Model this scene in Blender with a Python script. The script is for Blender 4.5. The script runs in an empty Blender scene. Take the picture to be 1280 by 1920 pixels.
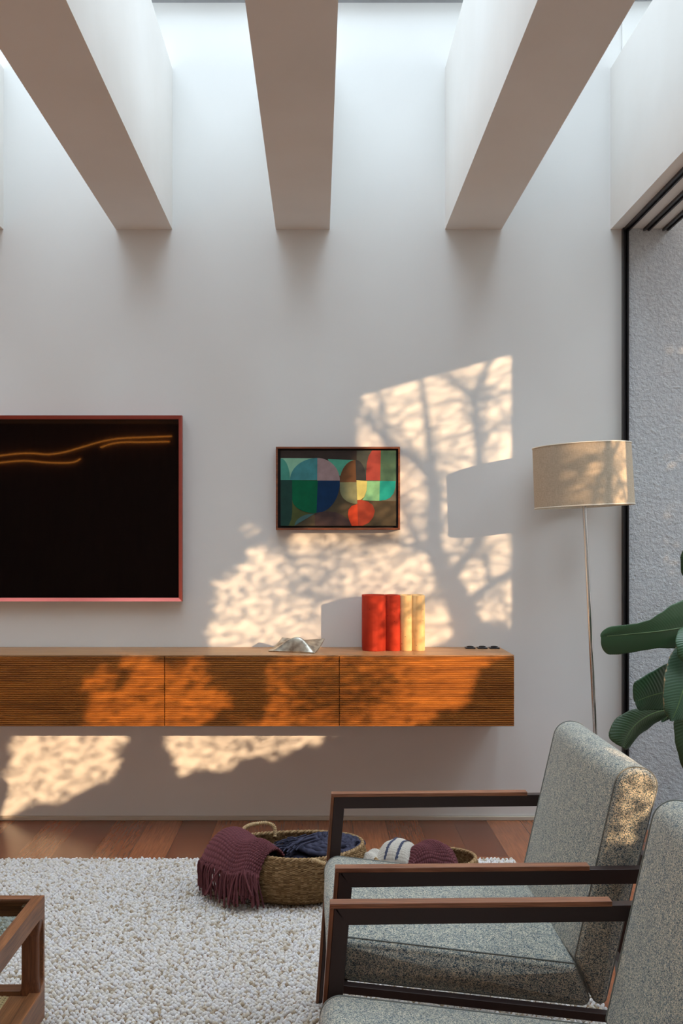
import bpy, math, random
import numpy as np
from mathutils import Vector, Matrix

random.seed(7)
rng = np.random.default_rng(11)
C = bpy.context.scene.collection
S = bpy.context.scene
PI = math.pi

# ------------------------------------------------------------------ camera, world, sun, exposure
F = 2030.0                                   # focal length in pixels of the 1280x1920 frame
cam_d = bpy.data.cameras.new('camera'); cam = bpy.data.objects.new('camera', cam_d); C.objects.link(cam)
cam.location = (0, 0, 1.3); cam.rotation_euler = (PI/2, 0, 0)
cam_d.sensor_width = 36; cam_d.lens = F*36/1920
cam_d.shift_x = 44/1920; cam_d.shift_y = 60/1920
cam_d.clip_start = 0.02; cam_d.clip_end = 200
S.camera = cam
S.view_settings.view_transform = 'Standard'; S.view_settings.look = 'None'
S.view_settings.gamma = 1; S.view_settings.exposure = 0.0
S.view_settings.use_curve_mapping = False

SKY = 9.0
SUN = 7.2
SX, SZ = 1.05, 0.29                          # the sun's drift per metre towards the back wall
WALL = 5.1
w = bpy.data.worlds.new('sky'); S.world = w; w.use_nodes = True
nt = w.node_tree; nt.nodes.clear()
out = nt.nodes.new('ShaderNodeOutputWorld'); bg = nt.nodes.new('ShaderNodeBackground')
tc = nt.nodes.new('ShaderNodeTexCoord'); sp = nt.nodes.new('ShaderNodeSeparateXYZ'); rp = nt.nodes.new('ShaderNodeValToRGB')
nt.links.new(tc.outputs['Generated'], sp.inputs[0]); nt.links.new(sp.outputs['Z'], rp.inputs[0])
rp.color_ramp.elements[0].position = 0.0; rp.color_ramp.elements[0].color = (.10, .095, .09, 1)
e_ = rp.color_ramp.elements.new(.5); e_.color = (.12, .13, .14, 1)
rp.color_ramp.elements[2].position = 1.0; rp.color_ramp.elements[2].color = (.77, .89, 1.0, 1)
nt.links.new(rp.outputs[0], bg.inputs[0]); bg.inputs[1].default_value = SKY
nt.links.new(bg.outputs[0], out.inputs[0])

sd = bpy.data.lights.new('sun', 'SUN'); sun = bpy.data.objects.new('sun', sd); C.objects.link(sun)
sd.energy = SUN; sd.angle = math.radians(.33); sd.color = (1.0, .66, .38)
sun.location = (6, -4, 6)
sun.rotation_euler = Vector((SX, -1, SZ)).to_track_quat('Z', 'Y').to_euler()

# ------------------------------------------------------------------ materials
MATS = {}
def lin(c):
    return tuple((x/255/12.92 if x/255 <= .04045 else ((x/255+.055)/1.055)**2.4) for x in c) + (1,)
class Mat:
    def __init__(s, name, col=(200, 200, 200), rough=.6, metal=0, spec=.5):
        s.m = bpy.data.materials.new(name); s.m.use_nodes = True; s.t = s.m.node_tree
        s.b = s.t.nodes['Principled BSDF']
        s.b.inputs['Base Color'].default_value = lin(col); s.b.inputs['Roughness'].default_value = rough
        s.b.inputs['Metallic'].default_value = metal; s.b.inputs['Specular IOR Level'].default_value = spec
        MATS[name] = s.m
    def n(s, typ, **kw):
        nd = s.t.nodes.new('ShaderNode'+typ)
        for k, v in kw.items():
            if k.startswith('_'): setattr(nd, k[1:], v)
            else: nd.inputs[k.replace('__', ' ')].default_value = v
        return nd
    def l(s, a, b): s.t.links.new(a, b)
    def coord(s, scale=(1, 1, 1), rot=(0, 0, 0)):
        tc = s.n('TexCoord'); mp = s.n('Mapping'); mp.inputs['Scale'].default_value = scale; mp.inputs['Rotation'].default_value = rot
        s.l(tc.outputs['Object'], mp.inputs[0]); return mp.outputs[0]
    def ramp(s, fac, stops):
        r = s.n('ValToRGB'); e = r.color_ramp.elements
        while len(e) < len(stops): e.new(.5)
        for k, (p, c) in enumerate(stops):
            e[k].position = p; e[k].color = lin(c) if len(c) == 3 else c
        s.l(fac, r.inputs[0]); return r.outputs[0]
    def mix(s, fac, a, b, mode='MIX'):
        m = s.n('Mix', _data_type='RGBA', _blend_type=mode)
        for k, v in ((0, fac), (6, a), (7, b)):
            if isinstance(v, (int, float, tuple)): m.inputs[k].default_value = v
            else: s.l(v, m.inputs[k])
        return m.outputs[2]
    def base(s, o): s.l(o, s.b.inputs['Base Color']); return s
    def bump(s, o, strength=.3, dist=.002):
        b = s.n('Bump', Strength=strength, Distance=dist); s.l(o, b.inputs['Height']); s.l(b.outputs[0], s.b.inputs['Normal']); return s

m = Mat('white_wall_paint', (224, 222, 218), .75, spec=.25)
nz = m.n('TexNoise', Scale=1.3, Detail=4); m.l(m.coord(), nz.inputs['Vector'])
m.base(m.ramp(nz.outputs[0], [(.3, (221, 219, 216)), (.7, (226, 225, 222))]))
n2 = m.n('TexNoise', Scale=160, Detail=3); m.l(m.coord(), n2.inputs['Vector']); m.bump(n2.outputs[0], .12, .001)

m = Mat('rough_stucco', (205, 208, 210), .9, spec=.2)
nz = m.n('TexNoise', Scale=75, Detail=6, Roughness=.6); m.l(m.coord(), nz.inputs['Vector'])
m.bump(nz.outputs[0], .9, .012)
m.base(m.ramp(nz.outputs[0], [(.3, (190, 192, 196)), (.7, (214, 216, 217))]))

m = Mat('beam_plaster', (206, 196, 187), .75, spec=.2)
nz = m.n('TexNoise', Scale=2.2, Detail=3); m.l(m.coord(), nz.inputs['Vector'])
m.base(m.ramp(nz.outputs[0], [(.3, (222, 217, 211)), (.7, (228, 224, 219))]))

def wood(name, dark, light, axis=0, scale=1.0, rough=.42, contrast=(.3, .72), fine=1.0, spec=.45):
    m = Mat(name, dark, rough, spec=spec)
    sc = [26*scale]*3; sc[axis] = 1.6*scale
    v = m.coord(tuple(sc))
    a = m.n('TexNoise', Scale=1.0, Detail=5, Roughness=.62, Distortion=1.2); m.l(v, a.inputs['Vector'])
    sc2 = [210*scale]*3; sc2[axis] = 6*scale
    b = m.n('TexNoise', Scale=1.0, Detail=3); m.l(m.coord(tuple(sc2)), b.inputs['Vector'])
    c1 = m.ramp(a.outputs[0], [(contrast[0], dark), (contrast[1], light)])
    c2 = m.ramp(b.outputs[0], [(.35, (150, 140, 132)), (.6, (255, 255, 255))])
    m.base(m.mix(.55*fine, c1, c2, 'MULTIPLY'))
    m.bump(b.outputs[0], .15, .0006)
    return m
wood('oak_front', (140, 80, 24), (198, 122, 44), 0, 1.0, .55, spec=.25)
wood('oak_top', (164, 116, 74), (184, 136, 92), 0, .8, .42)  # paler than the front: sky sheen on the top put into the colour
wood('walnut', (92, 54, 32), (156, 100, 62), 0, 1.6, .4)
wood('walnut_upright', (88, 50, 30), (140, 86, 52), 2, 1.6, .4)
wood('walnut_depth', (96, 58, 34), (168, 110, 68), 1, 1.6, .4)
wood('arm_wood', (120, 72, 48), (170, 112, 78), 0, 2.2, .45)
wood('dark_panel', (128, 98, 74), (160, 126, 96), 2, 1.0, .6)
wood('frame_walnut', (96, 50, 30), (150, 84, 50), 0, 2.0, .45)

# floor planks run away from the camera
m = Mat('wood_floor', (110, 60, 36), .24, spec=.5)
v = m.coord((1, 1, 1), (0, 0, PI/2))
br = m.n('TexBrick', Scale=1.0, Mortar__Size=.0012, Mortar__Smooth=.1, Bias=0.0, Brick__Width=1.9, Row__Height=.158, _offset=.37)
br.inputs['Color1'].default_value = lin((112, 58, 34)); br.inputs['Color2'].default_value = lin((168, 102, 64)); br.inputs['Mortar'].default_value = lin((48, 26, 16))
m.l(v, br.inputs['Vector'])
g = m.n('TexNoise', Scale=1.0, Detail=6, Roughness=.6, Distortion=1.6); m.l(m.coord((16, 1.3, 1)), g.inputs['Vector'])
g2 = m.n('TexNoise', Scale=1.0, Detail=3); m.l(m.coord((170, 7, 1)), g2.inputs['Vector'])
c = m.mix(.5, br.outputs['Color'], m.ramp(g.outputs[0], [(.2, (170, 150, 138)), (.8, (255, 246, 236))]), 'MULTIPLY')
c = m.mix(.4, c, m.ramp(g2.outputs[0], [(.35, (160, 150, 142)), (.6, (255, 255, 255))]), 'MULTIPLY')
m.base(c); m.bump(br.outputs['Fac'], -.3, .001)

def tweed(name):
    m = Mat(name, (130, 135, 132), .95, spec=.15)
    v = m.coord((1, 1, 1))
    a = m.n('TexVoronoi', Scale=600.0); m.l(v, a.inputs['Vector'])
    sepc = m.n('SeparateColor'); m.l(a.outputs['Color'], sepc.inputs[0])
    c = m.ramp(sepc.outputs[0], [(0.0, (40, 48, 56)), (.2, (86, 104, 118)), (.38, (124, 136, 136)), (.58, (166, 166, 154)), (.8, (206, 198, 178)), (1.0, (226, 218, 200))])
    b = m.n('TexNoise', Scale=45.0, Detail=3); m.l(v, b.inputs['Vector'])
    m.base(m.mix(.5, c, m.ramp(b.outputs[0], [(.35, (200, 204, 208)), (.65, (255, 250, 240))]), 'MULTIPLY'))
    m.bump(a.outputs['Distance'], -.8, .0025)
    m.b.inputs['Sheen Weight'].default_value = .15
tweed('grey_tweed')
Mat('tweed_piping', (128, 132, 128), .95, spec=.1)
Mat('dark_metal', (52, 38, 36), .42, .35)
Mat('black_aluminium', (44, 42, 44), .4, .5)
Mat('red_aluminium', (176, 84, 74), .32, .55)
Mat('steel_edge', (150, 150, 152), .5, .2)
m = Mat('black_screen', (14, 10, 10), .025, spec=.42)
Mat('black_tray', (20, 16, 15), .7)
Mat('chrome', (205, 205, 205), .16, 1)
Mat('brushed_steel', (170, 166, 160), .3, 1)
m = Mat('linen_shade', (186, 170, 148), .9, spec=.1)
wv = m.n('TexNoise', Scale=1.0, Detail=2); m.l(m.coord((500, 500, 60)), wv.inputs['Vector'])
wh = m.n('TexNoise', Scale=1.0, Detail=2); m.l(m.coord((60, 60, 600)), wh.inputs['Vector'])
mm = m.mix(.5, m.ramp(wv.outputs[0], [(.3, (168, 152, 131)), (.7, (202, 187, 166))]), m.ramp(wh.outputs[0], [(.3, (168, 152, 131)), (.7, (202, 187, 166))]))
m.base(mm)
m.b.inputs['Transmission Weight'].default_value = 0
Mat('shade_inside', (220, 212, 196), .9)

def speck(name, col, dark):
    m = Mat(name, col, .85, spec=.15)
    v = m.n('TexVoronoi', Scale=62.0); m.l(m.coord(), v.inputs['Vector'])
    s2 = m.n('SeparateColor'); m.l(v.outputs['Color'], s2.inputs[0])
    sz = m.n('Math', _operation='LESS_THAN'); m.l(v.outputs['Distance'], sz.inputs[0]); 
    th = m.n('Math', _operation='MULTIPLY_ADD'); m.l(s2.outputs[0], th.inputs[0]); th.inputs[1].default_value = .62; th.inputs[2].default_value = -.44
    m.l(th.outputs[0], sz.inputs[1])
    nz = m.n('TexNoise', Scale=30, Detail=4); m.l(m.coord(), nz.inputs['Vector'])
    c0 = m.ramp(nz.outputs[0], [(.3, tuple(int(x*.93) for x in col)), (.7, col)])
    m.base(m.mix(sz.outputs[0], c0, lin(dark))); m.bump(sz.outputs[0], -.6, .002)
speck('red_clay', (182, 58, 38), (90, 30, 20))
speck('cream_clay', (232, 194, 138), (160, 110, 70))
m = Mat('tarnished_silver', (196, 190, 176), .34, 1)
nz = m.n('TexNoise', Scale=28, Detail=4); m.l(m.coord(), nz.inputs['Vector']); m.base(m.ramp(nz.outputs[0], [(.35, (148, 136, 124)), (.62, (206, 202, 188))]))
Mat('black_plastic', (30, 32, 38), .35)
m = Mat('beige_trim', (196, 184, 168), .5)

def by_rnd(name, stops, rough=.9, bumpscale=0, spec=.15):
    m = Mat(name, stops[0][1], rough, spec=spec)
    at = m.n('Attribute', _attribute_name='rnd'); m.base(m.ramp(at.outputs['Fac'], stops))
    if bumpscale:
        nz = m.n('TexNoise', Scale=bumpscale, Detail=3); m.l(m.coord(), nz.inputs['Vector']); m.bump(nz.outputs[0], .5, .002)
    return m
by_rnd('rug_wool', [(0, (166, 148, 124)), (.09, (202, 190, 172)), (.25, (217, 210, 201)), (1, (220, 217, 217))], .95, 500)
Mat('rug_backing', (128, 100, 74), .95)
by_rnd('seagrass', [(0, (92, 68, 44)), (.5, (134, 106, 72)), (1, (178, 148, 110))], .8, 300)
by_rnd('handle_rope', [(0, (176, 146, 106)), (1, (206, 180, 142))], .85, 300)
by_rnd('burgundy_knit', [(0, (82, 46, 50)), (1, (118, 70, 74))], .95, 500)
by_rnd('navy_cotton', [(0, (42, 42, 56)), (1, (76, 76, 94))], .95, 500)
by_rnd('cream_knit', [(0, (176, 166, 154)), (1, (212, 205, 194))], .95, 500)
Mat('indigo_stripe', (62, 66, 88), .9)
by_rnd('tree_leaf', [(0, (40, 62, 30)), (1, (76, 98, 48))], .7)
Mat('bark', (84, 70, 58), .9)

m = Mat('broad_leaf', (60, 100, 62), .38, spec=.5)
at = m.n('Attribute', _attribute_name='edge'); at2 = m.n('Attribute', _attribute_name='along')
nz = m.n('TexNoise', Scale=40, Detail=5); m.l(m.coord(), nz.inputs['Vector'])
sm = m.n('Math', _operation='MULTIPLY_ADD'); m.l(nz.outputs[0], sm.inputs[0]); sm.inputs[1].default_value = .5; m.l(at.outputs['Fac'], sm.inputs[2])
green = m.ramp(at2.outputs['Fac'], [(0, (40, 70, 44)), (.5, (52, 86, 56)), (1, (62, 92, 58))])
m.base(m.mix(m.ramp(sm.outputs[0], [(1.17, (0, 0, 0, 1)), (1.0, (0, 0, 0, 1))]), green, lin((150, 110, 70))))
r = [n for n in m.t.nodes if n.type == 'VALTORGB'][-1]
m2 = m
mr = m.n('MapRange'); mr.inputs['From Min'].default_value = 1.14; mr.inputs['From Max'].default_value = 1.26
m.l(sm.outputs[0], mr.inputs['Value'])
m.base(m.mix(mr.outputs[0], green, lin((164, 122, 78))))
m = Mat('broad_leaf_worn', (60, 90, 60), .45, spec=.4)
at = m.n('Attribute', _attribute_name='edge')
nz = m.n('TexNoise', Scale=40, Detail=5); m.l(m.coord(), nz.inputs['Vector'])
sm = m.n('Math', _operation='MULTIPLY_ADD'); m.l(nz.outputs[0], sm.inputs[0]); sm.inputs[1].default_value = .9; m.l(at.outputs['Fac'], sm.inputs[2])
mr = m.n('MapRange'); mr.inputs['From Min'].default_value = 1.2; mr.inputs['From Max'].default_value = 1.4; m.l(sm.outputs[0], mr.inputs['Value'])
m.base(m.mix(mr.outputs[0], lin((58, 84, 60)), lin((176, 140, 100))))
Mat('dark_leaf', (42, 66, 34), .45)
Mat('leaf_stem', (84, 110, 60), .5)
Mat('terracotta_pot', (120, 110, 104), .8)
Mat('patio_stone', (104, 98, 92), .8)
Mat('garden_soil', (70, 70, 48), .95)
by_rnd('cane', [(0, (196, 164, 118)), (1, (222, 196, 150))], .6)

def thin_glass(name, tint, refl):
    m = bpy.data.materials.new(name); m.use_nodes = True; t = m.node_tree; t.nodes.clear()
    o = t.nodes.new('ShaderNodeOutputMaterial'); tr = t.nodes.new('ShaderNodeBsdfTransparent'); gl = t.nodes.new('ShaderNodeBsdfGlossy')
    fr = t.nodes.new('ShaderNodeFresnel'); fr.inputs[0].default_value = 1.5
    mu = t.nodes.new('ShaderNodeMath'); mu.operation = 'MULTIPLY'; mu.inputs[1].default_value = refl
    ge = t.nodes.new('ShaderNodeNewGeometry'); fs = t.nodes.new('ShaderNodeMath'); fs.operation = 'SUBTRACT'; fs.inputs[0].default_value = 1
    m3 = t.nodes.new('ShaderNodeMath'); m3.operation = 'MULTIPLY'
    t.links.new(ge.outputs['Backfacing'], fs.inputs[1]); t.links.new(mu.outputs[0], m3.inputs[0]); t.links.new(fs.outputs[0], m3.inputs[1])
    mx = t.nodes.new('ShaderNodeMixShader'); tr.inputs[0].default_value = tint; gl.inputs['Roughness'].default_value = .02
    t.links.new(fr.outputs[0], mu.inputs[0]); t.links.new(m3.outputs[0], mx.inputs[0]); t.links.new(tr.outputs[0], mx.inputs[1]); t.links.new(gl.outputs[0], mx.inputs[2])
    t.links.new(mx.outputs[0], o.inputs[0]); MATS[name] = m
thin_glass('skylight_glass', (.95, .97, .98, 1), 1.0)
thin_glass('table_glass', (.80, .86, .84, 1), 1.7)
m = Mat('glint_glow', (255, 150, 60), .5)  # glow added only for the orange glint in the screen
m.b.inputs['Emission Color'].default_value = (1, .34, .05, 1); m.b.inputs['Emission Strength'].default_value = 15

# ------------------------------------------------------------------ mesh helpers
BASE = {}
def base_of(o):
    v = Vector((0, 0, 0))
    while o is not None:
        v += BASE.get(o.name, Vector((0, 0, 0))); o = o.parent
    return v
def link_mesh(name, verts, faces, mats, parent=None, fm=None, smooth=False, attrs=None, origin=None):
    off = base_of(parent) if parent is not None else (Vector(origin) if origin else Vector((0, 0, 0)))
    vs = np.asarray(verts, dtype=float) - np.array(off)
    me = bpy.data.meshes.new(name)
    if isinstance(faces, np.ndarray):
        nf, k = faces.shape
        me.vertices.add(len(vs)); me.vertices.foreach_set('co', vs.ravel())
        me.loops.add(nf*k); me.loops.foreach_set('vertex_index', faces.ravel().astype(np.int32))
        me.polygons.add(nf); me.polygons.foreach_set('loop_start', np.arange(0, nf*k, k, dtype=np.int32))
        me.update(calc_edges=True)
    else:
        me.from_pydata([tuple(v) for v in vs], [], [tuple(f) for f in faces])
    for mt in (mats if isinstance(mats, (list, tuple)) else [mats]): me.materials.append(MATS[mt])
    if fm is not None: me.polygons.foreach_set('material_index', np.asarray(fm, dtype=np.int32))
    if smooth: me.polygons.foreach_set('use_smooth', np.ones(len(me.polygons), dtype=bool))
    for k, v in (attrs or {}).items():
        a = me.attributes.new(k, 'FLOAT', 'POINT'); a.data.foreach_set('value', np.asarray(v, dtype=np.float32))
    me.validate(); me.update()
    o = bpy.data.objects.new(name, me); C.objects.link(o)
    if parent is not None: o.parent = parent
    elif origin: o.location = origin; BASE[o.name] = Vector(origin)
    return o
class MB:
    def __init__(s): s.v = []; s.f = []; s.m = []; s.a = []
    def add(s, vs, fs, mi=0, a=.5):
        b = len(s.v); s.v += [tuple(v) for v in vs]; s.f += [tuple(i+b for i in f) for f in fs]; s.m += [mi]*len(fs)
        s.a += (list(a) if hasattr(a, '__len__') else [a]*len(vs)); return s
    def box(s, x0, x1, y0, y1, z0, z1, mi=0):
        return s.add([(x0,y0,z0),(x1,y0,z0),(x1,y1,z0),(x0,y1,z0),(x0,y0,z1),(x1,y0,z1),(x1,y1,z1),(x0,y1,z1)],
                     [(0,3,2,1),(4,5,6,7),(0,1,5,4),(1,2,6,5),(2,3,7,6),(3,0,4,7)], mi)
    def tube(s, pts, r, n=8, mi=0, a=.5, cap=True):
        pts = [Vector(p) for p in pts]; rs = r if hasattr(r, '__len__') else [r]*len(pts)
        vs = []; up = Vector((0, 0, 1)); prev = None
        for i, p in enumerate(pts):
            t = (pts[min(i+1, len(pts)-1)]-pts[max(i-1, 0)])
            t = t.normalized() if t.length > 1e-9 else Vector((0, 0, 1))
            if prev is None: nn = t.cross(up if abs(t.z) < .9 else Vector((1, 0, 0))).normalized()
            else:
                nn = prev - t*prev.dot(t)
                nn = nn.normalized() if nn.length > 1e-6 else t.orthogonal().normalized()
            prev = nn; bb = t.cross(nn)
            vs += [p + (nn*math.cos(2*PI*k/n)+bb*math.sin(2*PI*k/n))*rs[i] for k in range(n)]
        fs = [(i*n+k, i*n+(k+1) % n, (i+1)*n+(k+1) % n, (i+1)*n+k) for i in range(len(pts)-1) for k in range(n)]
        if cap: fs += [tuple(range(n))[::-1], tuple((len(pts)-1)*n+k for k in range(n))]
        return s.add(vs, fs, mi, a)
    def ring(s, loops, mi=0, cap=True, close=True):            # loops of equal point count, bridged
        n = len(loops[0]); vs = [p for l in loops for p in l]
        fs = [(i*n+k, i*n+(k+1) % n, (i+1)*n+(k+1) % n, (i+1)*n+k) for i in range(len(loops)-1) for k in range(n if close else n-1)]
        if cap: fs += [tuple(range(n))[::-1], tuple((len(loops)-1)*n+k for k in range(n))]
        return s.add(vs, fs, mi)
    def lathe(s, cx, cy, prof, n=48, mi=0, close=True):
        loops = [[(cx+r*math.cos(2*PI*k/n), cy+r*math.sin(2*PI*k/n), z) for k in range(n)] for r, z in prof]
        return s.ring(loops, mi, close)
    def prism_y(s, poly, y0, y1, mi=0):                        # polygon in XZ
        return s.ring([[(x, y0, z) for x, z in poly], [(x, y1, z) for x, z in poly]], mi)
    def build(s, name, mats, parent=None, smooth=False, bevel=0, origin=None, seg=2, attr=False):
        o = link_mesh(name, s.v, s.f, mats, parent, s.m, smooth, {'rnd': s.a} if attr else None, origin)
        if bevel:
            b = o.modifiers.new('bevel', 'BEVEL'); b.width = bevel; b.segments = seg; b.limit_method = 'ANGLE'; b.angle_limit = math.radians(40)
            o.data.polygons.foreach_set('use_smooth', np.ones(len(o.data.polygons), dtype=bool))
            wn = o.modifiers.new('wn', 'WEIGHTED_NORMAL'); wn.keep_sharp = True
        elif smooth:
            o.data.set_sharp_from_angle(angle=math.radians(42))
        return o
def tag(o, label=None, cat=None, group=None, kind=None):
    if label: o['label'] = label
    if cat: o['category'] = cat
    if group: o['group'] = group
    if kind: o['kind'] = kind
    return o
def thing(name, label, cat, loc, group=None):
    o = bpy.data.objects.new(name, None); C.objects.link(o); o.location = loc; BASE[o.name] = Vector(loc); o.empty_display_size = .05
    return tag(o, label, cat, group)
def copy_tree(o, parent=None):
    c = o.copy(); C.objects.link(c); c.parent = parent
    BASE[c.name] = BASE.get(o.name, Vector((0, 0, 0)))
    for ch in list(o.children): copy_tree(ch, c)
    return c
def struct(name, mb, mat, **kw): return tag(mb.build(name, mat, **kw), kind='structure')
def grid_faces(nu, nv, wrap=False):
    i, j = np.meshgrid(np.arange(nv-1), np.arange(nu if wrap else nu-1), indexing='ij')
    a = i*nu+j; b = i*nu+(j+1) % nu
    return np.stack([a, b, b+nu, a+nu], -1).reshape(-1, 4)
def cr(pts, n=8):                                              # Catmull-Rom through points
    P = [Vector(p) for p in pts]; P = [P[0]*2-P[1]] + P + [P[-1]*2-P[-2]]; o = []
    for i in range(1, len(P)-2):
        for k in range(n):
            t = k/n; a, b, c, d = P[i-1], P[i], P[i+1], P[i+2]
            o.append(.5*((2*b)+(c-a)*t+(2*a-5*b+4*c-d)*t*t+(3*b-a-3*c+d)*t**3))
    return o+[P[-2]]
def rpoly(pts, rad, n=6):                                      # rounded polygon (2D)
    o = []; N = len(pts)
    for i in range(N):
        p, a, b = Vector(pts[i]), Vector(pts[i-1]), Vector(pts[(i+1) % N]); r = rad[i] if hasattr(rad, '__len__') else rad
        if r <= 0: o.append(tuple(p)); continue
        u, v = (a-p).normalized(), (b-p).normalized(); ang = u.angle(v); d = min(r/math.tan(ang/2), .48*(a-p).length, .48*(b-p).length); r = d*math.tan(ang/2)
        c = p+(u+v).normalized()*(r/math.sin(ang/2)); s, e = p+u*d, p+v*d
        a0 = math.atan2(s.y-c.y, s.x-c.x); a1 = math.atan2(e.y-c.y, e.x-c.x)
        da = (a1-a0+PI) % (2*PI)-PI
        o += [(c.x+r*math.cos(a0+da*k/n), c.y+r*math.sin(a0+da*k/n)) for k in range(n+1)]
    return o

# ------------------------------------------------------------------ the room
XR = 1.377; XG = 1.437; ROOF = 3.86; BZ0, BZ1 = 2.782, 3.54; YB = 1.3
XL = -4.2; YBACK = -3.2
struct('floor', MB().box(XL, 1.5, YBACK, WALL+.1, -.08, 0), 'wood_floor')
struct('wall_back', MB().box(XL-.1, XG-.008, WALL, WALL+.2, .02, 4.0).box(XG-.008, 1.81, WALL-.0125, WALL+.2, 3.3, 4.0), 'white_wall_paint')
struct('wall_left', MB().box(XL-.15, XL, YBACK, WALL, -.05, 4.0), 'white_wall_paint')
wx0, wx1, wz0, wz1 = -1.3, 1.35, .12, 2.6
struct('wall_behind', MB().box(XL, wx0, YBACK-.15, YBACK, -.05, 4.0).box(wx1, 2.0, YBACK-.15, YBACK, -.05, 4.0)
       .box(wx0, wx1, YBACK-.15, YBACK, -.05, wz0).box(wx0, wx1, YBACK-.15, YBACK, wz1, 4.0), 'dark_panel')
struct('window_fill_light', MB().box(wx0, wx1, YBACK-.08, YBACK-.072, wz0, wz1), 'skylight_glass')  # unseen window added so fill light reaches the shaded chair sides
struct('trim_fill_window', MB().box(wx0, wx1, YBACK-.1, YBACK-.04, wz0, wz0+.05).box(wx0, wx1, YBACK-.1, YBACK-.04, wz1-.05, wz1)
       .box(wx0, wx0+.05, YBACK-.1, YBACK-.04, wz0, wz1).box(wx1-.05, wx1, YBACK-.1, YBACK-.04, wz0, wz1).box(0, .05, YBACK-.1, YBACK-.04, wz0, wz1), 'black_aluminium')
struct('wall_right', MB().box(XG, 1.65, .10, 1.35, -.05, 4.0).box(XG, 1.65, YBACK, -2.7, -.05, 4.0).box(XG, 1.65, -2.7, .10, 2.782, 4.0), 'white_wall_paint')  # gap behind the camera added so low sun bounces warmly inside
struct('wall_lintel', MB().box(XR, 1.655, YB, WALL, BZ0, BZ1), 'beam_plaster')
struct('wall_outside', MB().box(XG+.012, 5.2, WALL-.012, WALL+.25, -.1, 4.3), 'rough_stucco')
struct('ceiling', MB().box(XL, 1.65, YBACK, YB, BZ0, 3.95), 'beam_plaster')
for x0 in (-.952+.795*k for k in range(-4, 0)):
    if x0 > XL: struct('trim_beam', MB().box(x0, x0+.266, YB, WALL, BZ0, BZ1), 'beam_plaster')
for k, (x0, x1) in enumerate(((-.952, -.686), (-.199, .055), (.598, .864))):
    struct('trim_beam', MB().box(x0, x1, YB, WALL, BZ0, BZ1), 'beam_plaster')
# skylight: curb, frame against the walls, panes
struct('trim_skylight', MB().box(XL, 1.75, WALL-.045, WALL, 3.85, 3.90).box(XL, 1.75, YB, YB+.05, 3.85, 3.95)
       .box(-.82, -.78, YB, WALL, 3.90, 3.94).box(.72, .76, YB, WALL, 3.90, 3.94), 'steel_edge')
struct('window_skylight', MB().box(XL, 1.7, YB, WALL, 3.895, 3.903), 'skylight_glass')
struct('wall_curb', MB().box(1.655, 1.80, YB, WALL+.2, BZ1-.3, 3.90), 'white_wall_paint')
# unseen walls added above the roof to keep low sun out of the skylight
struct('wall_sun_block', MB().box(1.8, 2.0, -1.0, WALL+.2, 3.3, 5.35).box(XL-.2, 2.0, YB-.35, YB-.15, 3.9, 5.0), 'rough_stucco')
# base strip with its shadow gap
struct('baseboard_back', MB().box(XL, XG-.01, WALL-.012, WALL+.02, 0, .019), 'beige_trim', bevel=.002)
# sliding-door channel in the corner and the three tracks overhead
struct('trim_channel', MB().box(XG-.008, XG-.001, WALL-.03, WALL+.03, 0, BZ0).box(XG+.012, XG+.019, WALL-.03, WALL+.01, 0, BZ0)
       .box(XG-.001, XG+.012, WALL-.008, WALL+.02, 0, BZ0), 'black_aluminium')
for x in (XG-.004, 1.527, 1.617):
    struct('trim_track', MB().box(x, x+.008, YB, WALL-.004, BZ0-.012, BZ0+.002).box(x+.022, x+.030, YB, WALL-.004, BZ0-.012, BZ0+.002)
           .box(x+.008, x+.022, YB, WALL-.004, BZ0-.004, BZ0+.002), 'black_aluminium')
struct('floor_patio', MB().box(1.5, 9, -6, 8, -.12, -.015), 'patio_stone')

# ------------------------------------------------------------------ television
XT0, XT1, ZT0, ZT1, YT = -2.155, -.634, 1.032, 1.900, 5.05
tv = thing('television', 'wall-mounted black flat television in a slim terracotta metal frame', 'television', (-1.39, WALL, 1.03))
MB().box(XT0+.004, XT1-.004, YT+.012, WALL-.002, ZT0+.004, ZT1-.004).build('back_shell', 'steel_edge', tv)
fw = .0185
def mitre(mb, pts):  # chamfered bezel bar : outer edge back, inner edge front
    mb.add(pts, [(0, 1, 2, 3), (4, 7, 6, 5), (0, 4, 5, 1), (1, 5, 6, 2), (2, 6, 7, 3), (3, 7, 4, 0)])
for nm, (ax, az, bx, bz, cx, cz, dx, dz) in (('bezel', (XT0, ZT1, XT1, ZT1, XT1-fw, ZT1-fw, XT0+fw, ZT1-fw)),
        ('bezel', (XT1, ZT1, XT1, ZT0, XT1-fw, ZT0+fw, XT1-fw, ZT1-fw)),
        ('bezel', (XT1, ZT0, XT0, ZT0, XT0+fw, ZT0+fw, XT1-fw, ZT0+fw)),
        ('bezel', (XT0, ZT0, XT0, ZT1, XT0+fw, ZT1-fw, XT0+fw, ZT0+fw))):
    b = MB(); y0, y1, y2 = YT, YT+.012, YT+.034
    mitre(b, [(ax, y0, az), (bx, y0, bz), (cx, y1, cz), (dx, y1, dz), (ax, y2, az), (bx, y2, bz), (cx, y2, cz), (dx, y2, dz)])
    b.build(nm, 'red_aluminium', tv)
MB().box(XT0+fw-.001, XT1-fw+.001, YT+.010, YT+.02, ZT0+fw-.001, ZT1-fw+.001).build('screen', 'black_screen', tv)

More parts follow.
